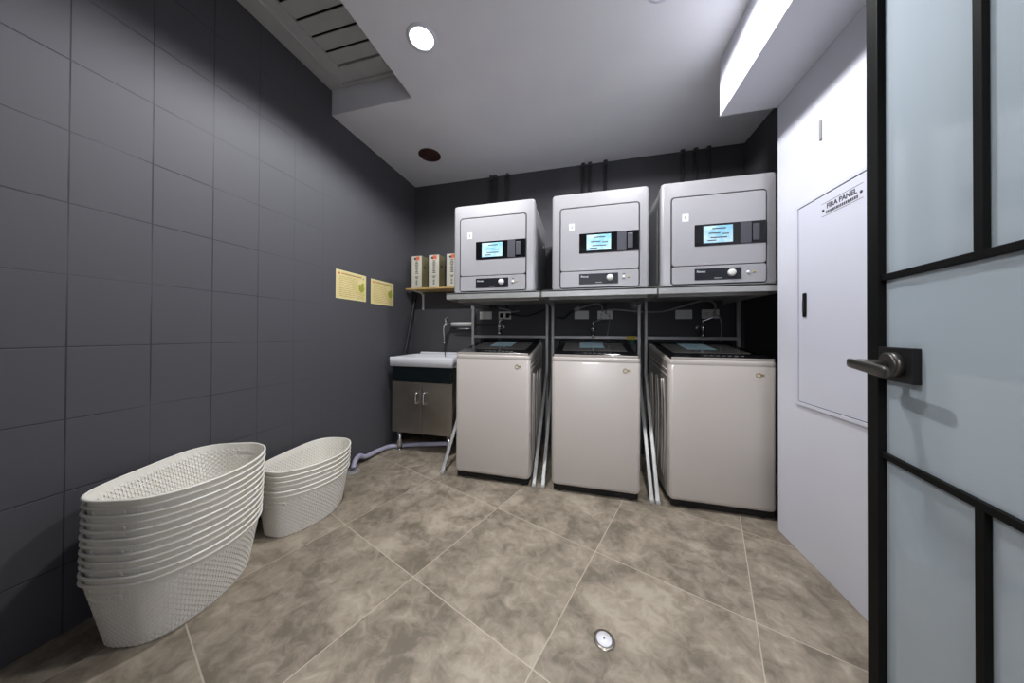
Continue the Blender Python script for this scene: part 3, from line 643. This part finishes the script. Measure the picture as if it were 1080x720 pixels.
# ------------------------------------------------------------------ notices on the left wall
def notice(y, z, label, seed):
    o = thing('notice_sheet', label, 'notice', (0, y, z), group='yellow notices on the dark wall')
    MB().box(0, .0015, -.150, .150, -.107, .107).build('sheet', 'paper_edge', o)
    MB().box(.0015, .0019, -.143, .143, -.101, .101).build('printed_area', 'paper', o)
    random.seed(seed); q = MB(); q2 = MB()
    q.box(.0019, .0022, -.10, .10, .078, .088); q2.box(.0019, .0022, -.13, -.112, .074, .09)
    for r_ in range(11):
        z_ = .06-r_*.0145; y_ = -.12
        lim = .05 if r_ < 7 else .12
        while y_ < lim:
            w_ = random.uniform(.01, .04); q.box(.0019, .0021, y_, min(y_+w_, lim+.01), z_-.0018, z_+.0018); y_ += w_+.007
    q.build('print', 'brown_ink', o); q2.build('red_print', 'red', o)
    g_ = MB(); g_.cyl((.0019, .10, -.005), (.0024, .10, -.005), .030, n=18); g_.cyl((.0019, .085, .01), (.0023, .085, .01), .018, n=14); g_.cyl((.0019, .112, .028), (.0023, .112, .028), .014, n=14); g_.build('picture', 'olive', o)
    MB().cyl((.0019, .118, .075), (.0024, .118, .075), .005, n=10).build('pin', 'ink', o)
notice(-.864, 1.419, 'larger looking yellow printed notice on the dark wall, nearer the camera', 1); notice(-.507, 1.413, 'yellow printed notice on the dark wall, nearer the back corner', 2)

# ------------------------------------------------------------------ laundry baskets
def basket_mesh(name, a1, a2, b, n1, n2, h, ta, tb, bx, gx=0.0):
    NT = 720
    def shape(t, k, off=0):          # k 0 bottom .. 1 top
        c_, s_ = math.cos(t), math.sin(t); A = (a1 if c_ > 0 else a2) - ta*(1-k); B = b - tb*(1-k); n = n1 if c_ > 0 else n2
        u = A*math.copysign(abs(c_)**(2/n), c_); v = B*math.copysign(abs(s_)**(2/n), s_)
        return Vector((u + bx*(1-k), v))
    def tt(w_):                      # denser where the outline turns straight
        q_, f_ = divmod((w_ % 1.0)*4, 1); f_ = f_*f_*(3-2*f_); f_ = f_*f_*(3-2*f_) if False else f_
        return (q_+f_)*PI/2
    T0 = [tt(i/NT) for i in range(NT)]
    pts = [shape(t, .6) for t in T0]; L = [0]
    for i in range(NT): L.append(L[-1] + (pts[(i+1) % NT]-pts[i]).length)
    cells = int(L[-1]/.0105)//2*2; wide = .0085; unit = L[-1]/cells; ths = []
    def at(s):
        lo = 0
        import bisect
        i = min(bisect.bisect_right(L, s)-1, NT-1); fr_ = (s-L[i])/max(L[i+1]-L[i], 1e-9); return tt((i+fr_)/NT)
    for i in range(cells): ths += [at(i*unit), at(i*unit + unit*.76)]
    NC = len(ths)
    zs = [.006]; wideh, nar = .0062, .0036; zlim = h-.030
    while zs[-1] + wideh + nar < zlim: zs += [zs[-1]+wideh, zs[-1]+wideh+nar]
    nr = len(zs); zs += [h-.018, h-.006]
    bm = bmesh.new(); G = []
    normals = []
    for j in range(NC):
        t = ths[j]; p0, p1 = shape(t-.003, .6), shape(t+.003, .6); d = (p1-p0).normalized(); normals.append(Vector((d.y, -d.x)))
    for r_, z in enumerate(zs):
        row = []
        for j in range(NC):
            p_ = shape(ths[j], z/h); off = 0
            if r_ < nr: off = .0007 * (1 if ((r_//2 + j//2) % 2) else -1)
            q = p_ + normals[j]*off; row.append(bm.verts.new((q.x, q.y, z)))
        G.append(row)
    def slot(j, z): 
        q = shape(ths[j % NC], z/h); return abs(q.x - bx*(1-z/h) - (gx if q.y < 0 else 0)) < .047 and abs(q.y) > b*.55 and h-.058 < z < h-.036
    for r_ in range(len(zs)-1):
        zc = (zs[r_]+zs[r_+1])/2
        for j in range(NC):
            hole = (r_ < nr-1 and r_ % 2 == 0 and j % 2 == 1 and 0 < r_)
            near = abs(shape(ths[j], .9).x - (gx if shape(ths[j], .9).y < 0 else 0)) < .06 and abs(shape(ths[j], .9).y) > b*.55 and zc > h-.07
            if slot(j, zc): continue
            if hole and not near: continue
            f = bm.faces.new((G[r_][j], G[r_][(j+1) % NC], G[r_+1][(j+1) % NC], G[r_+1][j]))
    # floor of the tub
    base = [bm.verts.new((v.co.x*.985, v.co.y*.985, .001)) for v in G[0]]
    for j in range(NC): bm.faces.new((G[0][j], G[0][(j+1) % NC], base[(j+1) % NC], base[j]))
    bm.faces.new(base)
    bmesh.ops.recalc_face_normals(bm, faces=bm.faces)
    if sum(f.normal.z for f in bm.faces if len(f.verts) > 10) > 0: bmesh.ops.reverse_faces(bm, faces=bm.faces)
    bmesh.ops.solidify(bm, geom=bm.faces[:], thickness=.0018)
    # rim: rolled lip
    prof = [(-.0018, h-.008), (-.0020, h-.002), (0, h), (.004, h), (.0066, h-.002), (.0070, h-.0065), (.0056, h-.0068), (.0048, h-.0035), (.0012, h-.0035), (0, h-.008)]
    step = 2; idx = list(range(0, NC, step)); rings = []
    for off, z in prof:
        rings.append([bm.verts.new((*(shape(ths[j], 1) + normals[j]*off), z)) for j in idx])
    for i in range(len(prof)):
        A_, B_ = rings[i], rings[(i+1) % len(prof)]
        for j in range(len(idx)):
            f = bm.faces.new((A_[j], A_[(j+1) % len(idx)], B_[(j+1) % len(idx)], B_[j])); f.smooth = True
    # lip round the two hand holes
    me = bpy.data.meshes.new(name); bm.to_mesh(me); bm.free(); me.materials.append(M['basket'])
    grips = []
    for sgn in (-1, 1):
        s = MB(); loop = []
        for k in range(25):
            a = 2*PI*k/24; xx = .050*math.copysign(abs(math.cos(a))**.5, math.cos(a)) + (gx if sgn < 0 else 0); zz = h-.047 + .0135*math.copysign(abs(math.sin(a))**.7, math.sin(a))
            best = min((shape(tt((.25 if sgn > 0 else .75) + q*.0006), zz/h) for q in range(-260, 261)), key=lambda p_: abs(p_.x-bx*(1-zz/h)-xx))
            loop.append((best.x, best.y, zz))
        s.tube([(p_[0], p_[1] + sgn*.0012, p_[2]) for p_ in loop], .0034, 6, 2)
        lipm = bpy.data.meshes.new(name+'_grip'); s.bm.to_mesh(lipm); s.bm.free(); lipm.materials.append(M['basket']); grips.append(lipm)
    return me, grips
ORD = ['topmost', 'second from the top', 'third from the top', 'fourth from the top', 'fifth from the top', 'sixth from the top', 'seventh from the top', 'eighth from the top', 'ninth from the top', 'third from the bottom', 'second from the bottom', 'lowest']
def stack(meshes, cnt, x, y, ang, step, dx, dy, lab, words, grp):
    me, gm = meshes
    for i in range(cnt):
        k = i/(cnt-1); jit = math.sin(i*2.3)*.0012
        o = bpy.data.objects.new('laundry_basket', me); col.objects.link(o)
        o.location = (x + dx*k + jit, y + dy*k - jit, i*step); o.rotation_euler = (0, 0, ang + math.sin(i*1.7)*.004)
        tag(o, 'cream woven basket, %s of the %s' % (words[cnt-1-i], lab), 'basket', grp)
        for m_ in gm:
            g_ = bpy.data.objects.new('hand_grip', m_); col.objects.link(g_); g_.parent = o
A = basket_mesh('laundry_basket', .180, .200, .240, 1.95, 4.0, .235, .055, .026, .003, -.062)
B = basket_mesh('laundry_basket_small', .161, .168, .240, 1.75, 3.6, .224, .038, .022, -.008)
stack(A, 12, .230, -1.912, .355, .0257, .024, -.004, 'tall stack of twelve', ORD, 'tall stack of baskets')
stack(B, 6, .221, -1.381, .103, .0252, .005, .003, 'short stack of six', ['topmost', 'second from the top', 'third from the top', 'third from the bottom', 'second from the bottom', 'lowest'], 'short stack of baskets')
